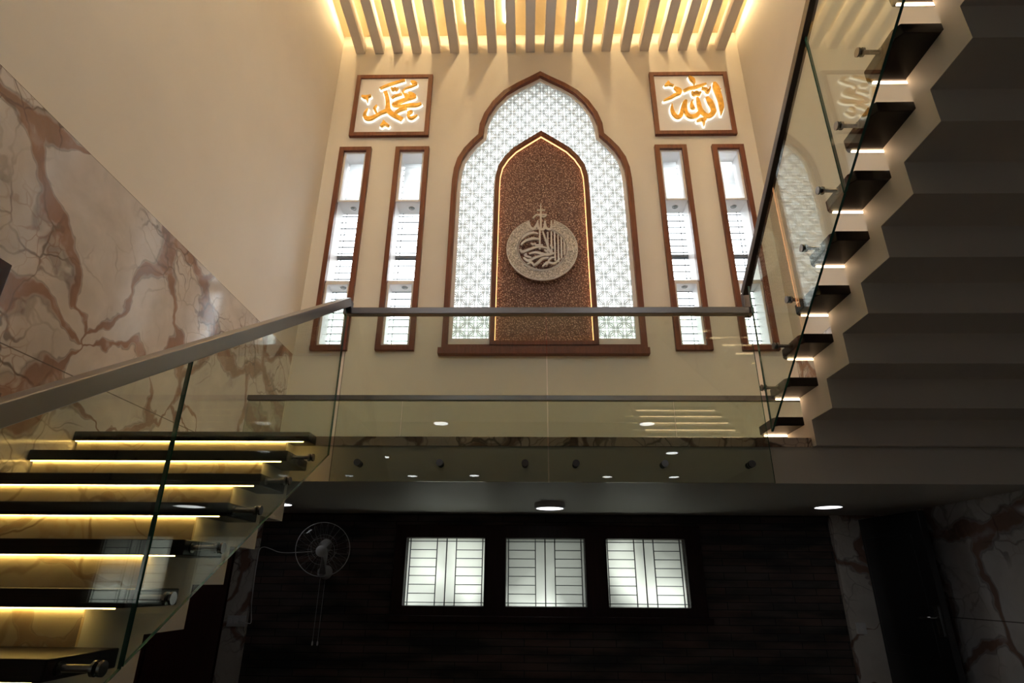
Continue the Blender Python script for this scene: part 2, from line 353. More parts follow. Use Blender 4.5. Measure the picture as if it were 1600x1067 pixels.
L2 = [[(0.343,0.323,0.032),(0.351,0.241,0.09),(0.368,0.123,0.087),(0.383,-0.006,0.074),(0.382,-0.134,0.066),(0.361,-0.269,0.009)],[(0.374,0.134,0.024),(0.415,0.201,0.01)],[(0.207,0.054,0.036),(0.239,-0.03,0.074),(0.265,-0.132,0.066),(0.262,-0.214,0.073),(0.196,-0.28,0.061),(0.136,-0.244,0.061),(0.092,-0.156,0.059),(0.082,-0.041,0.055),(0.076,0.049,0.029)],[(0.097,-0.181,0.047),(0.034,-0.266,0.058),(-0.051,-0.286,0.06),(-0.101,-0.229,0.051),(-0.107,-0.128,0.045),(-0.081,-0.007,0.026),(-0.121,-0.051,0.031),(-0.151,-0.153,0.042),(-0.174,-0.251,0.056),(-0.225,-0.297,0.051),(-0.273,-0.24,0.049),(-0.289,-0.151,0.042),(-0.28,-0.06,0.009)],[(0.01,0.005,0.009),(-0.016,-0.059,0.035),(-0.009,-0.129,0.054),(0.025,-0.145,0.009)],[(-0.095,0.166,0.036),(-0.016,0.21,0.043),(0.096,0.242,0.044),(0.226,0.296,0.019)],[(0.015,0.154,0.022),(0.039,0.104,0.05),(0.075,0.143,0.038),(0.1,0.107,0.05),(0.136,0.146,0.019)],[(0.003,0.434,0.02),(0.04,0.38,0.064),(0.061,0.327,0.039),(0.062,0.271,0.01)],[(0.154,0.211,0.029),(0.207,0.197,0.044),(0.233,0.145,0.043),(0.278,0.232,0.019)],[(-0.222,0.229,0.029),(-0.168,0.182,0.074),(-0.151,0.132,0.041),(-0.226,0.092,0.043),(-0.289,0.047,0.038),(-0.387,-0.003,0.009)],[(-0.347,0.27,0.017),(-0.3,0.3,0.051),(-0.296,0.345,0.01)],[(-0.3,0.296,0.036),(-0.224,0.264,0.014)],[(0.027,-0.366,0.021),(0.088,-0.341,0.039),(0.157,-0.327,0.026)],[(0.118,-0.35,0.046),(0.112,-0.443,0.009)]]
MD = [[(-0.009,0.658,0.007),(-0.01,0.55,0.016),(-0.013,0.287,0.023)],[(-0.056,0.562,0.013),(0.044,0.561,0.013)],[(-0.071,0.496,0.013),(0.062,0.495,0.018)],[(-0.107,0.443,0.018),(-0.059,0.493,0.018),(0.025,0.461,0.013),(0.062,0.495,0.013)],[(-0.161,0.394,0.016),(-0.152,0.323,0.026),(-0.102,0.284,0.028),(-0.06,0.351,0.023),(-0.047,0.407,0.013)],[(-0.048,0.365,0.018),(-0.039,0.294,0.026),(0.023,0.283,0.028),(0.042,0.4,0.018)],[(0.042,0.364,0.018),(0.058,0.294,0.026),(0.112,0.287,0.028),(0.122,0.406,0.013)],[(-0.025,0.266,0.015),(-0.028,-0.009,0.02)],[(0.01,0.245,0.018),(0.1,-0.063,0.02)],[(0.072,0.238,0.015),(0.067,-0.077,0.02)],[(0.117,0.245,0.015),(0.114,-0.064,0.02)],[(0.155,0.231,0.015),(0.156,-0.171,0.02)],[(0.197,0.196,0.015),(0.197,-0.191,0.02)],[(0.236,0.161,0.015),(0.235,-0.145,0.02)],[(0.27,0.113,0.013),(0.268,-0.091,0.018)],[(-0.256,0.053,0.015),(-0.204,0.108,0.028),(-0.109,0.142,0.031),(-0.027,0.128,0.018)],[(-0.268,-0.008,0.018),(-0.239,-0.046,0.03),(-0.145,-0.008,0.028),(-0.039,0.025,0.025),(0.054,0.004,0.018)],[(-0.251,0.129,0.015),(-0.197,0.191,0.028),(-0.108,0.225,0.023),(-0.049,0.211,0.015)],[(-0.157,-0.076,0.017),(-0.075,-0.056,0.028),(0.053,-0.09,0.033),(0.158,-0.064,0.018)],[(-0.227,-0.129,0.017),(-0.169,-0.172,0.032),(-0.087,-0.13,0.027),(0.029,-0.09,0.023)],[(-0.111,-0.243,0.017),(-0.053,-0.197,0.027),(0.005,-0.144,0.027),(0.075,-0.131,0.02)],[(0.004,-0.25,0.017),(0.063,-0.197,0.025),(0.143,-0.211,0.025),(0.214,-0.144,0.015)],[(-0.192,-0.076,0.015),(-0.204,-0.103,0.025),(-0.134,-0.13,0.017)],[(-0.086,0.073,0.015),(-0.074,0.046,0.025),(0.008,0.045,0.018)],[(0.05,-0.237,0.017),(0.098,-0.144,0.022),(0.157,-0.131,0.015)],[(-0.181,-0.223,0.015),(-0.134,-0.196,0.025),(-0.1,-0.243,0.015)],[(-0.133,0.073,0.02),(-0.104,0.046,0.02)],[(0.102,0.045,0.02),(0.13,-0.01,0.02)],[(0.03,-0.023,0.02),(0.053,-0.05,0.02)]]
# ------------------------------------------------------------------ the setting
XL, XR, YB = -2.665, 3.09, 6.25            # left wall, right wall, upper back wall
ZC = 8.99                                  # hall ceiling
LAND, SOFF = 2.312, 2.046                    # landing floor, soffit beneath it
UP = 4.15                                  # upper floor level
def struct(name, mb, mat, parent=None, **k):
    o = mb.build(name, mat, parent, **k)
    if parent is None: o['kind'] = 'structure'
    return o
struct('floor', MB().box(-5, 5, -9.2, 5.34, -.1, 0), M['floor'])
wl = struct('wall_left', MB().box(XL-.25, XL, -1.2, YB+.3, 0, ZC), M['wall'])
struct('marble_cladding', MB().box(XL, XL+.02, -1.2, YB-.07, 0, 3.905), M['marble'], wl)
wr = struct('wall_right', MB().box(XR, XR+.25, -1.2, YB+.3, 0, ZC), M['wall'])
struct('wall_right.003', MB().box(XR-.09, XR-.001, -1.2, 5.14, 0, SOFF-.002), M['marble'])
struct('marble_cladding', MB().box(XR-.02, XR, -1.2, YB-.01, LAND, 3.905), M['marble'], wr)
struct('ceiling', MB().box(XL-.25, XR+.25, -4.2, YB+.3, ZC, ZC+.2), M['coffer'])

# slot window openings and the arched screen opening in the upper back wall
SL = [(-2.472, -2.044), (-1.718, -1.266), (1.732, 2.153), (2.487, 2.906)]
SZ0, SZ1 = 3.965, 6.898
OUT_L = [(.235, 8.216), (.085, 8.115), (-.10, 8.0), (-.28, 7.86), (-.43, 7.67), (-.54, 7.46), (-.597, 7.27), (-.611, 7.094),
         (-.70, 6.99), (-.795, 6.86), (-.875, 6.70), (-.915, 6.53), (-.93, 6.35), (-.935, 6.1), (-.945, 3.965)]
def mirror(l, cx): return l+[(2*cx-x, z) for x, z in reversed(l) if abs(x-cx) > 1e-4]
CX = .23
OUTER = mirror([(x-.005, z) for x, z in OUT_L], CX)
IN_L = [(.235, 7.13), (.12, 7.045), (.0, 6.955), (-.14, 6.845), (-.25, 6.71), (-.33, 6.56), (-.362, 6.40), (-.37, 6.2), (-.392, 4.02)]
INNER = mirror([(x-.005, z) for x, z in IN_L], CX)
holes = [rect(a+.05, b-.05, SZ0+.05, SZ1-.05) for a, b in SL]+[offset(OUTER, .075)]
struct('wall_back', MB().plate([rect(XL, XR, LAND, ZC)]+holes, YB, YB+.3), M['wall'])

# landing between the flights, and the floor above the camera
land = struct('floor_landing', MB().box(XL, XR, 3.46, YB+.3, SOFF, LAND-.055), M['wall'])
struct('marble_edge', MB().box(-1.385, 1.70, 3.452, YB, LAND-.055, LAND), M['edge_stone'], land)
struct('marble_edge', MB().box(XL+.02, -1.385, 3.49, YB, LAND-.055, LAND), M['marble_plain'], land)
struct('marble_edge', MB().box(1.70, XR-.02, 3.49, YB, LAND-.055, LAND), M['marble_plain'], land)
struct('floor_upper', MB().box(-5, 5, -9.2, 1.22, 3.9, UP), M['wall'])

# lower back wall in dark split stone, with a three-light window
LW = [(-.976, -.326), (-.150, .500), (.677, 1.322)]
struct('wall_back.001', MB().plate([rect(-2.21, 2.535, 0, SOFF)]+[rect(a, b, 1.331, 1.85) for a, b in LW], 5.14, 5.34), M['brick'])
struct('trim_1', MB().box(-2.39, -2.21, 5.10, 5.34, 0, SOFF), M['marble_plain'])
struct('trim_2', MB().box(2.535, 3.0, 5.10, 5.34, 0, SOFF), M['marble_plain'])
struct('wall_back.002', MB().box(XL, -2.39, 5.12, 5.34, 0, SOFF), M['cabinet'])

# the hall behind the camera: side and rear walls, and unseen windows added for their light
for i, s in enumerate((-1, 1)):
    if s > 0: struct('wall_right.001', MB().box(5, 5.2, -9.2, -1.2, 0, 3.9), M['taupe'])
    x0, x1 = (-5, XL-.25) if s < 0 else (XR+.25, 5)
    struct('wall_front', MB().box(x0, x1, -1.3, -1.2, 0, 3.9), M['taupe'])
    struct('wall_'+('left', 'right')[i]+'.002', MB().box(*((XL-.25, XL) if s < 0 else (XR, XR+.25)), -4.2, -1.2, UP, ZC), M['wall'])
ADDED_SIDE_WIN = [(-7.4, -5.6), (-4.6, -2.8)]  # unseen windows added to send daylight onto the right marble wall
struct('wall_left.001', MB().plate([rect(-9.2, -1.2, 0, 3.9)]+[rect(a, b, .6, 2.3) for a, b in ADDED_SIDE_WIN], -5.2, -5, axis='X'), M['taupe'])
for i, (a, b) in enumerate(ADDED_SIDE_WIN):
    w = thing('window_%d' % (10+i), None, None, (-5.1, (a+b)/2, .6), kind='structure')
    MB().plate([rect(a, b, .6, 2.3), rect(a+.06, b-.06, .66, 2.24)], -5.14, -5.04, axis='X').build('window_frame', M['frame'], w)
    MB().box(-5.13, -5.05, (a+b)/2-.03, (a+b)/2+.03, .66, 2.24).build('mullion', M['frame'], w)
struct('wall_front.002', MB().box(-5, 5, -9.4, -9.2, 0, 3.9), M['taupe'])
ADDED_REAR_WIN = [(-2.2, -.9), (1.3, 2.6)]  # unseen windows added as a daylight source for the upper hall
struct('wall_front.003', MB().plate([rect(XL-.25, XR+.25, UP, ZC)]+[rect(a, b, 6.2, 8.5) for a, b in ADDED_REAR_WIN], -4.2, -4.0), M['wall'])
for i, (a, b) in enumerate(ADDED_REAR_WIN):
    w = thing('window_%d' % (7+i), None, None, ((a+b)/2, -4.1, 6.2), kind='structure')
    ringplate(a, b, 6.2, 8.5, .06, -4.14, -4.04).build('window_frame', M['frame'], w)
    g = MB()
    for k in range(1, 12): g.box(a+.06, b-.06, -4.13, -4.12, 6.2+.19*k-.006, 6.2+.19*k+.006)
    g.build('grille', M['iron'], w)

# ------------------------------------------------------------------ slot windows
for i, (a, b) in enumerate(SL):
    w = thing('window_%d' % (i+1), ['tall narrow slot window nearest the left wall, with red brown frame', 'tall narrow slot window just left of the arched screen', 'tall narrow slot window just right of the arched screen', 'tall narrow slot window nearest the right wall, partly behind the stair glass'][i], 'window', ((a+b)/2, YB, SZ0), kind='structure')
    ringplate(a, b, SZ0, SZ1, .062, YB-.05, YB+.02).build('window_frame', M['frame'], w, bevel=.004)
    rv = MB(); t = .012; x0, x1, z0, z1 = a+.05, b-.05, SZ0+.05, SZ1-.05
    rv.box(x0, x0+t, YB+.02, YB+.3, z0, z1).box(x1-t, x1, YB+.02, YB+.3, z0, z1).box(x0, x1, YB+.02, YB+.3, z0, z0+t).box(x0, x1, YB+.02, YB+.3, z1-t, z1)
    rv.build('reveal', M['white'], w)
    x0, x1 = a+.062, b-.062
    ringplate(x0, x1, 6.035, SZ1-.062, .028, YB-.012, YB+.03).build('inner_trim', M['white'], w, bevel=.003)
    ringplate(x0, x1, SZ0+.062, 4.86, .028, YB-.012, YB+.03).build('inner_trim', M['white'], w, bevel=.003)
    MB().box(x0+.027, x1-.027, YB+.20, YB+.204, 6.076, SZ1-.09).build('pane', M['milk'], w)
    for zz in (6.04, 4.87):
        sh = MB().box(x0, x1, YB+.03, YB+.285, zz, zz+.035).build('shelf', M['white'], w)
        cx = (x0+x1)/2+.02
        sp = MB().lathe((cx, YB+.14, zz), (0, 0, -1), [(.0, .002), (.026, .002), (.028, .006), (.036, .007), (.040, .0)], 24)
        so = sp.build('spotlight', M['steel'], sh, smooth=True)
    g = MB(); zb = z0+t
    yb = YB+.262
    nb = 30
    for k in range(1, nb):
        zz = z0+(z1-z0)*k/nb; g.box(x0, x1, yb, yb+.008, zz-.0055, zz+.0055)
    for xx in (x0+.05, x1-.05): g.box(xx-.004, xx+.004, yb, yb+.008, z0, z1)
    g.build('grille', M['iron'], w)
    MB().box(x0, x1, YB+.25, YB+.29, 5.35, 5.39).build('mullion', M['iron'], w)
    MB().box(x0-.012, x1+.012, YB+.275, YB+.279, z0, z1).build('pane', M['clear'], w)

# ------------------------------------------------------------------ lower window
w = thing('window_5', 'wide three light window with dark frame in the dark stone wall under the landing', 'window', (.19, 5.14, 1.23), kind='structure')
MB().plate([rect(-1.075, 1.455, 1.25, 1.955)]+[rect(a, b, 1.331, 1.85) for a, b in LW], 5.105, 5.16).build('window_frame', M['dark'], w, bevel=.006)
MB().box(-1.10, 1.48, 5.06, 5.14, 1.215, 1.262).build('window_sill', M['dark'], w, bevel=.006)
for a, b in LW:
    MB().box(a, b, 5.21, 5.216, 1.331, 1.85).build('pane', M['frosted'], w)
    g = MB(); y0, y1 = 5.196, 5.206; W = b-a; H = .519
    vs = [.03, .375, .635-.01, .965]; th = .0038
    for u in vs+[.5]: g.box(a+W*u-th*(1.2 if u == .5 else 1), a+W*u+th*(1.2 if u == .5 else 1), y0, y1, 1.331, 1.85)
    for v in (.045, .955): g.box(a, b, y0, y1, 1.331+H*v-th*.8, 1.331+H*v+th*.8)
    for k in range(1, 7):
        zz = 1.331+H*(.045+.91*k/7)
        g.box(a+W*vs[0], a+W*vs[1], y0, y1, zz-th*.8, zz+th*.8); g.box(a+W*vs[2], a+W*vs[3], y0, y1, zz-th*.8, zz+th*.8)
    g.build('grille', M['iron'], w)

# ------------------------------------------------------------------ ceiling louvres and cove light
NS = 20
for k in range(NS):
    x = -2.384+k*(2.839+2.384)/(NS-1)
    from_left = k < NS//2; o = ORD[k] if from_left else ORD[NS-1-k]
    s = MB().box(x-.066, x+.066, -3.9, YB-.002, 8.635, 8.82).build('ceiling_louvre', M['slat'], bevel=.004)
    tag(s, 'cream louvre beam under the glowing ceiling, %s from the %s wall' % (o, 'left' if from_left else 'right'), 'louvre', 'louvre beams under the hall ceiling')
edges = [-2.384+(k-.5)*(2.839+2.384)/(NS-1) for k in range(NS+1)]
for j, k in enumerate((0, 2, 3, 4, 6, 8, 12, 14, 16, 17, 18, 20)):
    x = edges[k]+(.055 if k < 10 else -.055)
    c = MB().box(x-.012, x+.012, 1.6, YB-.22, 8.972, 8.988).build('cove_light_strip', M['cove'])
    tag(c, 'warm led strip on the ceiling board above the louvres, %s of the twelve counted from the left wall' % ORD[j], 'led strip', 'led strips above the louvres')

# ------------------------------------------------------------------ arched screen with niche panel
A = thing('arched_wall_screen', 'tall pointed arch screen of white pierced lattice around a bronze niche panel', 'wall screen', (CX, YB, 3.9))
MB().plate([OUTER, offset(OUTER, .068)], YB-.055, YB+.02).build('outer_frame', M['frame'], A, bevel=.004)
INF = offset(INNER, .055)
MB().plate([offset(OUTER, .10), offset(INNER, .02)], YB+.02, YB+.03).build('lattice_screen', M['lattice'], A)
MB().plate([offset(OUTER, .060), offset(OUTER, .112)], YB+.005, YB+.025).build('screen_border', M['white'], A)
MB().plate([offset(INNER, -.018), offset(INNER, .01)], YB+.005, YB+.025).build('screen_border', M['white'], A)
MB().box(-.88, -.40, YB+.008, YB+.028, 4.03, 4.13).build('screen_border', M['white'], A)
MB().box(.85, 1.34, YB+.008, YB+.028, 4.03, 4.13).build('screen_border', M['white'], A)
MB().plate([INNER, INF], YB-.07, YB+.02).build('inner_frame', M['frame'], A, bevel=.004)
MB().plate([offset(INNER, .030)], YB+.008, YB+.04).build('niche_panel', M['bronze'], A)
MB().plate([offset(INNER, .048), offset(INNER, .062)], YB-.03, YB-.012).build('led_strip', M['niche_led'], A)
MB().box(-.985, 1.425, YB-.09, YB, 3.905, 3.985).build('base_board', M['frame'], A, bevel=.004)

# ------------------------------------------------------------------ silver medallion
mc = (.2206, YB-.08, 5.2778)
D = thing('calligraphy_medallion', 'round silver calligraphy medallion with pierced Arabic script on the bronze niche panel', 'wall medallion', mc)
def arc(r, a0, a1, n): return [(mc[0]+r*math.cos(math.radians(a0+(a1-a0)*i/n)), mc[2]+r*math.sin(math.radians(a0+(a1-a0)*i/n))) for i in range(n+1)]
a0, a1 = 111, 429
MB().plate([arc(.425, a0, a1, 72)+arc(.305, a1-3, a0+3, 72)], YB-.085, YB-.07).build('etched_ring', M['etched'], D)
MB().plate([arc(.436, a0-1, a1+1, 72)+arc(.424, a1, a0, 72)], YB-.092, YB-.068).plate([arc(.313, a0-1, a1+1, 72)+arc(.302, a1, a0, 72)], YB-.092, YB-.068).build('rim', M['chrome'], D)
MB().plate([arc(.294, 0, 356, 60), list(reversed(arc(.286, 0, 356, 60)))], YB-.09, YB-.07).build('inner_rim', M['chrome'], D)
s = MB()
for j, st in enumerate(MD): s.stroke(st, YB-.09-.0005*j, YB-.074+.0003*j, grow=.002, ox=mc[0], oz=mc[2])
s.build('lettering', M['chrome'], D)
s = MB()
for r, ph, n in ((.34, 0, 40), (.375, .08, 46), (.40, .03, 52)):
    for i in range(n):
        t = ph+2*PI*i/n
        if 69 < math.degrees(t) % 360 < 112: continue
        q = [(r+random.uniform(-.012, .012), t-.035), (r+random.uniform(-.016, .016), t), (r+random.uniform(-.012, .012), t+.035)]
        s.stroke([(mc[0]+a*math.cos(b), mc[2]+a*math.sin(b), .005) for a, b in q], YB-.089, YB-.085)
s.build('ring_script', M['chrome'], D)
for dx, dz in ((-.25, .2), (.25, .2), (0, -.365)): MB().cyl((mc[0]+dx, YB-.07, mc[2]+dz), (0, 1, 0), .008, .078).build('standoff', M['steel'], D)

# ------------------------------------------------------------------ framed gold calligraphy
for (x0, x1, z0, z1), Ls, c, lab in (((-2.375, -1.292, 7.085, 8.182), L1, (-1.83, 7.64), 'square wood framed picture with gold lit Arabic lettering, above the left slot windows'),
                                     ((1.763, 2.853, 7.071, 8.182), L2, (2.30, 7.63), 'square wood framed picture with gold lit Arabic lettering, above the right slot windows')):
    T = thing('framed_calligraphy', lab, 'picture', ((x0+x1)/2, YB, z0))
    ringplate(x0, x1, z0, z1, .062, YB-.05, YB-.001).build('picture_frame', M['frame'], T, bevel=.004)
    MB().box(x0+.05, x1-.05, YB-.03, YB-.002, z0+.05, z1-.05).build('backing_board', M['board'], T)
    h = MB(); s = MB()
    for j, st in enumerate(Ls):
        h.stroke(st, YB-.052-.0002*j, YB-.036+.0002*j, grow=.009, ox=c[0], oz=c[1])
        s.stroke(st, YB-.085-.0006*j, YB-.059+.0003*j, ox=c[0], oz=c[1])
    h.build('halo_light', M['halo'], T)
    s.build('gold_lettering', M['gold'], T)

# ------------------------------------------------------------------ left flight, rising away from the camera
F1 = thing('staircase', 'left stair flight with dark treads, lit marble risers and cream folded slab', 'staircase', (-2.0, 1.5, 0))
n1 = lambda k: 3.33-.27*(k-1)
z1_ = lambda k: 2.255-.167*(k-1)
K1 = 14
top = []; low = []
for k in range(2, K1+1):
    top += [(n1(k-1)+.03, z1_(k)), (n1(k)+.03, z1_(k))]
for k in range(2, K1+1):
    lo = max(z1_(k)-.268, 0.0); low += [(n1(k-1)+.10, lo), (n1(k)+.10, lo)]
    if lo <= 0: break
poly = [(3.459, z1_(1))]+[(3.36, z1_(1))]+top+[(n1(K1)+.03, 0)]+[(low[-1][0], 0)]+list(reversed(low))+[(3.459, low[0][1])]
cl = []
for p in poly:
    if not cl or (abs(p[0]-cl[-1][0])+abs(p[1]-cl[-1][1])) > 1e-5: cl.append(p)
MB().plate([cl], XL+.045, -1.385, axis='X').build('folded_slab', M['wall'], F1)
for k in range(1, K1+1):
    n, z = n1(k), z1_(k)
    t = MB().box(XL+.022, -1.25, n, n+.30, z, z+.055).build('tread', M['tread'], F1, bevel=.004)
    MB().box(XL+.035, -1.285, n+.010, n+.016, z-.0035, z-.0005).build('led_strip', M['led'], t)
    zb = z1_(k+1)+.055 if k < K1 else 0
    MB().box(XL+.045, -1.385, n+.018, n+.0295, zb+.001, z-.001).build('riser', M['riser'], F1)

# ------------------------------------------------------------------ right flight, rising back over the camera
F2 = thing('staircase', 'right stair flight seen from below, zigzag cream soffit with dark projecting treads', 'staircase', (2.4, 2.5, LAND))
n2 = lambda k: 3.785-.2522*(k-1)
z2_ = lambda k: 2.402+.1693*(k-1)
K2 = 11
up = [(n2(1)-.03, LAND+.001)]
for k in range(1, K2+1): up += [(n2(k)-.03, z2_(k)), (n2(k+1)-.03, z2_(k))]
lo = [(n2(2)-.128, LAND-.055)]
for k in range(2, K2+1): lo += [(n2(k)-.128, z2_(k)-.163), (n2(k+1)-.128, z2_(k)-.163)]
poly = up+[(1.221, up[-1][1]), (1.221, lo[-1][1])]
lo = [p for p in lo if p[0] > 1.222]
poly = [p for p in up if p[0] > 1.222]+[(1.222, z2_(K2)), (1.222, lo[-1][1])]+list(reversed(lo))+[(3.45, LAND-.055), (3.45, LAND+.001)]
MB().plate([poly], 1.70, XR-.022, axis='X').build('folded_slab', M['wall'], F2)
for k in range(1, K2+1):
    n, z = n2(k), z2_(k)
    x0 = 1.53
    # projecting end is splayed like in the hall: the outer corner is cut back
    t = MB().plate([[(x0+.02, n-.268), (XR-.02, n-.268), (XR-.02, n), (x0+.02, n), (x0, n-.02), (x0, n-.235)]], z, z+.055, axis='Z').build('tread', M['tread'], F2, bevel=.004)
    MB().box(1.56, XR-.03, n-.020, n-.010, z-.007, z-.0005).build('led_strip', M['led2'], t)

# ------------------------------------------------------------------ glass railings
def pane(parent, loop, a0, a1, axis):
    return MB().plate([loop], a0, a1, axis=axis, side_mi=1).build('glass_panel', [M['glass'], M['edge']], parent)
def clamp(parent, c, axis, d):
    m = MB(); c = Vector(c); a = Vector(axis)
    m.cyl(c, a, .010, d, 20); m.cyl(c, a, .018, .008, 24); m.cyl(c+a*(d-.008), a, .020, .008, 24); m.cyl(c+a*(d+.012), a, .020, .008, 24)
    return m.build('glass_clamp', M['steel'], parent, smooth=False)
# left flight
G1 = thing('glass_railing', 'sloping glass railing of the left flight with broad steel handrail', 'railing', (-1.14, 1.7, 0))
b1 = lambda y: 1.563-.60*(2.34-y)
t1 = lambda y: 3.16-.62*(3.35-y)
for a, b in ((1.859, 3.375), (.45, 1.851)):
    pane(G1, [(a, max(.02, b1(a))), (b, b1(b)), (b, t1(b)-.01), (a, t1(a)-.01)], -1.146, -1.134, 'X')
MB().bar((-1.14, .45, t1(.45)), (-1.14, 3.375, t1(3.375)), .050, .055).build('handrail', M['rail'], G1, bevel=.003)
for k in range(2, 12): clamp(G1, (-1.25, n1(k)+.05, z1_(k)+.028), (1, 0, 0), .104)
# landing front
G2 = thing('glass_railing', 'level glass railing along the front edge of the landing', 'railing', (.14, 3.34, SOFF))
for a, b in ((-1.125, .137), (.145, 1.425)): pane(G2, rect(a, b, 2.038, 3.10), 3.396, 3.406, 'Y')
hr = MB().bar((-1.14, 3.401, 3.115), (1.46, 3.401, 3.115), .05, .045)
hr.box(-1.165, -1.115, 3.378, 3.424, 3.094, 3.19).box(1.418, 1.462, 3.40, 3.455, 3.094, 3.136).box(1.418, 1.462, 3.412, 3.455, 3.10, 3.26)
hr.build('handrail', M['rail_dark_refl'], G2, bevel=.003)
for x in (-.97, -.49, .005, .30, .81, 1.307): clamp(G2, (x, 3.459, 2.145), (0, -1, 0), .053)
# right flight
G3 = thing('glass_railing', 'steep glass railing of the right flight with darkened steel handrail', 'railing', (1.44, 2.2, LAND))
b2 = lambda y: 2.315+.69*(3.375-y)
t2 = lambda y: 3.27+.70*(3.41-y)
for a, b in ((2.199, 3.36), (1.0, 2.191)):
    pane(G3, [(a, b2(a)), (b, b2(b)), (b, t2(b)-.01), (a, t2(a)-.01)], 1.434, 1.446, 'X')
MB().bar((1.44, .9, t2(.9)), (1.44, 3.43, t2(3.43)), .045, .05).build('handrail', M['rail_dark_refl'], G3, bevel=.003)
for k in range(2, 12): clamp(G3, (1.53, n2(k)-.15, z2_(k)+.028), (-1, 0, 0), .084)
# back of the landing
G4 = thing('glass_railing', 'level glass railing farther back on the landing, seen through the front glass', 'railing', (0, 5.2, LAND))
for a, b in ((-2.57, -1.13), (-1.12, 1.365), (1.375, 2.75)): pane(G4, rect(a, b, LAND+.001, 3.06), 5.196, 5.204, 'Y')
MB().box(-2.575, 2.76, 5.175, 5.225, 3.06, 3.108).build('handrail', M['rail_dark_refl'], G4, bevel=.003)

# ------------------------------------------------------------------ lights on the soffits
def downlight(x, y, z, lab, surf=True, group=None, r=.11, lm='lamp'):
    o = thing('ceiling_light', lab, 'ceiling light', (x, y, z), group)
    h = .038 if surf else .008
    MB().lathe((x, y, z), (0, 0, -1), [(r, 0), (r+.004, h*.5), (r, h), (r-.012, h+.002), (r-.012, h-.003)], 40).build('housing', M['plastic'], o, smooth=False)
    MB().cyl((x, y, z-h+.002), (0, 0, -1), r-.012, .003, 40).build('diffuser', M[lm], o)
downlight(.187, 4.40, SOFF, 'round surface light under the landing, above the dark three light window')
downlight(2.245, 4.50, SOFF, 'round flush light under the landing beside the marble strip at right', False, r=.105)
downlight(-1.845, 4.50, SOFF, 'round flush light under the landing mostly hidden by the left stair', False, r=.105)
for (x, y) in ((-1.35, -2.45), (1.98, -2.45), (2.9, -4.7), (-2.9, -5.2), (-2.7, -7.5), (-1.2, -7.4), (2.0, -7.5), (3.6, -7.5)):
    downlight(x, y, 3.9, 'round white light on the hall ceiling, seen only as reflection in the glass', False, 'hall ceiling lights seen in the glass', .13, 'lamp_hall')

# ------------------------------------------------------------------ door, sockets, fan, cabinet
Dr = thing('door_1', 'dark door leaf standing beside the marble wall under the landing', 'door', (2.74, 4.65, 0), kind='structure')
def slab(m, a, b, t, z0, z1):
    a = Vector((a[0], a[1])); b = Vector((b[0], b[1])); d = (b-a).normalized(); nrm = Vector((d.y, -d.x))
    if nrm.x < 0: nrm = -nrm
    q = [a, b, b+nrm*t, a+nrm*t]; vs = [(p.x, p.y, z) for z in (z0, z1) for p in q]
    return m.add(vs, [(0, 1, 2, 3), (4, 5, 6, 7), (0, 1, 5, 4), (1, 2, 6, 5), (2, 3, 7, 6), (3, 0, 4, 7)])
slab(MB(), (2.712, 5.0), (2.762, 4.31), .05, .01, 2.0).build('door_leaf', M['black'], Dr, bevel=.005)
slab(MB(), (2.705, 4.96), (2.748, 4.42), .012, 1.05, 1.85).build('door_panel', M['black'], Dr, bevel=.008)
h = MB(); slab(h, (2.748, 4.375), (2.752, 4.33), .008, 1.20, 1.38); h.tube([(2.745, 4.352, 1.31), (2.70, 4.352, 1.31), (2.695, 4.36, 1.31), (2.692, 4.45, 1.305)], .008, 10)
h.build('door_handle', M['steel'], Dr)
def socket(x, z, w, lab, n):
    s = thing('wall_socket', lab, 'socket', (x, 5.1, z))
    MB().box(x-w/2, x+w/2, 5.088, 5.099, z-.04, z+.04).build('cover_plate', M['plastic'], s, bevel=.003)
    for i in range(n):
        cx = x-w/2+w*(i+.5)/n; MB().box(cx-.014, cx+.014, 5.083, 5.088, z-.02, z+.02).build('switch_rocker', M['white'], s, bevel=.002)
socket(-2.283, 1.21, .15, 'wide white socket plate on the left marble strip with a fan cable plugged in', 3)
socket(2.615, 1.20, .075, 'small white switch plate on the right marble strip', 1)
P = thing('wall_picture', 'dark framed panel on the left marble wall, at the left edge of the photo', 'picture', (XL+.02, 2.3, 2.5))
MB().box(XL+.021, XL+.05, 2.0, 2.565, 2.45, 2.985).build('picture_frame', M['dark'], P, bevel=.004)
MB().box(XL+.045, XL+.053, 2.05, 2.515, 2.50, 2.935).build('picture_panel', M['black'], P)
cab = thing('cabinet', 'dark maroon cabinet tucked under the left stair flight', 'cabinet', (-2.45, 4.6, 0))
MB().box(XL+.03, -2.405, 4.1, 5.09, 0, 2.03).build('cabinet_body', M['cabinet'], cab, bevel=.004)
MB().box(-2.404, -2.392, 4.12, 5.07, 1.52, 2.02).build('door', M['cabinet'], cab, bevel=.004)
MB().box(-2.404, -2.392, 4.12, 5.07, .12, 1.505).build('door', M['cabinet'], cab, bevel=.004)

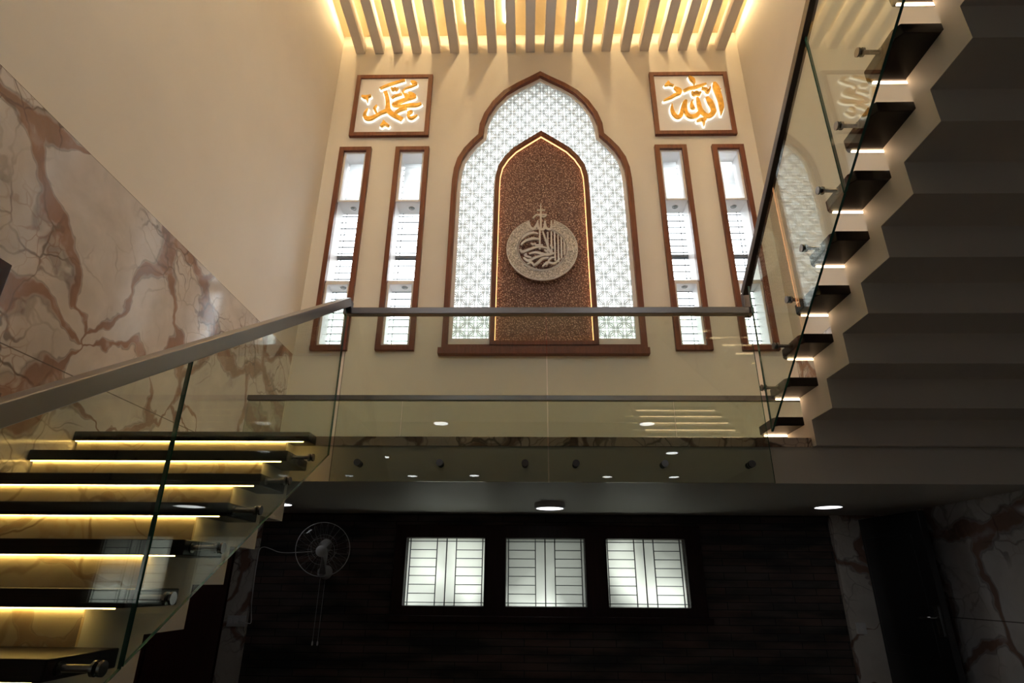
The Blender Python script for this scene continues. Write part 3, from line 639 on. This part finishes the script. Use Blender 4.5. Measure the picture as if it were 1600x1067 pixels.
fc = Vector((-1.562, 4.78, 1.735)); ax = Vector((.13, -.93, -.30)).normalized()
Fn = thing('wall_fan', 'round white wall fan with clear blades on the dark stone wall', 'fan', (-1.56, 5.13, 1.6))
q = Vector((0, 0, 1)).rotation_difference(ax).to_matrix()
def ring3(r, off, n=48): return [fc+ax*off+q@Vector((r*math.cos(2*PI*i/n), r*math.sin(2*PI*i/n), 0)) for i in range(n)]
g = MB(); g.tube(ring3(.205, 0), .0028, 6, True)
g.build('guard_rim', M['plastic'], Fn, smooth=True)
g = MB()
g.tube(ring3(.10, .055), .0009, 4, True); g.tube(ring3(.10, -.05), .0009, 4, True)
for sgn in (1, -1):
    for i in range(24):
        t = 2*PI*i/24; pts = []
        for u in (.03, .08, .13, .175, .205):
            zz = sgn*(.06*math.sqrt(max(0, 1-(u/.2055)**2)))
            pts.append(fc+ax*zz+q@Vector((u*math.cos(t), u*math.sin(t), 0)))
        g.tube(pts, .0004, 4)
g.build('guard', M['plastic'], Fn)
MB().lathe(fc+ax*.052, ax, [(0, .016), (.03, .014), (.042, .004), (.044, -.004)], 28).build('badge_cap', M['plastic'], Fn, smooth=True)
for i in range(3):
    m = MB(); vs = []; A0 = i*2*PI/3+.4
    for r_ in (.03, .07, .11, .15, .185):
        wd = .55*math.sin(min(1, (r_+.04)/.15)*PI/2)
        for j in range(7):
            t = A0+wd*(j/6-.5)*1.7; vs.append(fc+q@Vector((r_*math.cos(t), r_*math.sin(t), (j/6-.5)*.035)))
    fs = [(a*7+b, a*7+b+1, (a+1)*7+b+1, (a+1)*7+b) for a in range(4) for b in range(6)]
    m.add(vs, fs); o = m.build('fan_blade', M['smoke'], Fn, smooth=True); sd = o.modifiers.new('thickness', 'SOLIDIFY'); sd.thickness = .0022
MB().lathe(fc-ax*.17, ax, [(0, 0), (.03, .004), (.045, .03), (.05, .09), (.04, .12), (.025, .16), (.02, .19)], 28).build('motor_housing', M['plastic'], Fn, smooth=True)
m = MB(); m.tube([fc-ax*.10, fc-ax*.11+Vector((0, 0, -.06)), Vector((-1.60, 4.95, 1.62)), Vector((-1.62, 5.02, 1.56))], .024, 14)
m.build('arm', M['plastic'], Fn, smooth=True)
MB().lathe((-1.63, 5.139, 1.575), (0, -1, 0), [(.0, .11), (.03, .108), (.042, .09), (.05, .03), (.055, 0)], 28).build('wall_bracket', M['plastic'], Fn, smooth=True)
for dx in (-.022, .018):
    m = MB(); m.tube([(-1.62+dx, 5.05, 1.545), (-1.62+dx, 5.05, 1.075)], .0011, 6); m.lathe((-1.62+dx, 5.05, 1.08), (0, 0, -1), [(.002, 0), (.006, .012), (.007, .03), (0, .036)], 12)
    m.build('pull_cord', M['plastic'], Fn)
m = MB(); path = [(-1.72, 5.0, 1.731), (-1.83, 5.09, 1.728), (-1.95, 5.09, 1.722), (-2.03, 5.09, 1.728), (-2.10, 5.09, 1.752), (-2.16, 5.09, 1.765), (-2.19, 5.088, 1.735), (-2.192, 5.085, 1.6), (-2.185, 5.08, 1.45), (-2.175, 5.075, 1.32), (-2.155, 5.07, 1.21), (-2.17, 5.07, 1.195), (-2.22, 5.07, 1.205), (-2.26, 5.08, 1.212)]
pts = []
for i in range(len(path)-1):
    for k in range(5):
        p0, p1, p2, p3 = (Vector(path[max(0, min(len(path)-1, i+d))]) for d in (-1, 0, 1, 2)); t = k/5
        pts.append(.5*((2*p1)+(p2-p0)*t+(2*p0-5*p1+4*p2-p3)*t*t+(3*p1-p0-3*p2+p3)*t**3))
pts.append(Vector(path[-1])); m.tube(pts, .0032, 8); m.build('power_cord', M['plastic'], Fn, smooth=True)

# ------------------------------------------------------------------ daylight
wd = bpy.data.worlds.new('daylight'); bpy.context.scene.world = wd; wd.use_nodes = True
nt = wd.node_tree; nt.nodes.clear(); wo = nt.nodes.new('ShaderNodeOutputWorld'); bg = nt.nodes.new('ShaderNodeBackground')
bg.inputs[0].default_value = (.93, .97, 1, 1); bg.inputs[1].default_value = SKY; 
tc = nt.nodes.new('ShaderNodeTexCoord'); sz = nt.nodes.new('ShaderNodeSeparateXYZ'); L(nt, tc.outputs['Generated'], sz.inputs[0])
L(nt, ramp(nt, math_(nt, 'ADD', math_(nt, 'MULTIPLY', sz.outputs[2], .5), .5), [(.49, (.10, .105, .10)), (.52, (.93, .97, 1))]), bg.inputs[0])
L(nt, bg.outputs[0], wo.inputs[0])
def portal(loc, rot, sx, sy):
    l = bpy.data.lights.new('daylight_portal', 'AREA'); l.shape = 'RECTANGLE'; l.size = sx; l.size_y = sy; l.cycles.is_portal = True
    o = bpy.data.objects.new('daylight_portal', l); C.objects.link(o); o.location = loc; o.rotation_euler = rot
for a, b in ADDED_REAR_WIN: portal(((a+b)/2, -4.25, 7.35), (PI/2, 0, PI), b-a, 2.3)
for a, b in SL: portal(((a+b)/2, YB+.35, 5.43), (PI/2, 0, 0), .33, 2.8)
portal((CX, YB+.4, 6.0), (PI/2, 0, 0), 2.4, 4.3)
for a, b in ADDED_SIDE_WIN: portal((-5.25, (a+b)/2, 1.45), (PI/2, 0, PI/2+PI), b-a, 1.7)
portal((.19, 5.5, 1.6), (PI/2, 0, 0), 2.6, .6)

# ------------------------------------------------------------------ camera
cam = bpy.data.cameras.new('camera'); co = bpy.data.objects.new('camera', cam); C.objects.link(co)
cp, sp = math.cos(.3926), math.sin(.3926); cy, sy = math.cos(-.0223), math.sin(-.0223); cr, sr = math.cos(-.0081), math.sin(-.0081)
R1 = Matrix(((cy, -sy, 0), (sy, cy, 0), (0, 0, 1))); R2 = Matrix(((1, 0, 0), (0, -sp, cp), (0, cp, sp))); R3 = Matrix(((cr, -sr, 0), (sr, cr, 0), (0, 0, 1)))
Rr = R3@R2@R1                               # rows: right, up, forward
m = Matrix((Rr[0], Rr[1], -Rr[2])).transposed().to_4x4(); m.translation = (0, 0, 1.5)
co.matrix_world = m; cam.sensor_width = 36; cam.lens = 913.6/1600*36; cam.clip_start = .05; cam.clip_end = 100
sc = bpy.context.scene; sc.camera = co
sc.view_settings.view_transform = 'Standard'; sc.view_settings.look = 'None'; sc.view_settings.gamma = 1; sc.view_settings.exposure = .14
sc.view_settings.use_curve_mapping = False
sc.cycles.max_bounces = 12; sc.cycles.transparent_max_bounces = 24; sc.cycles.diffuse_bounces = 6; sc.cycles.sample_clamp_indirect = 6
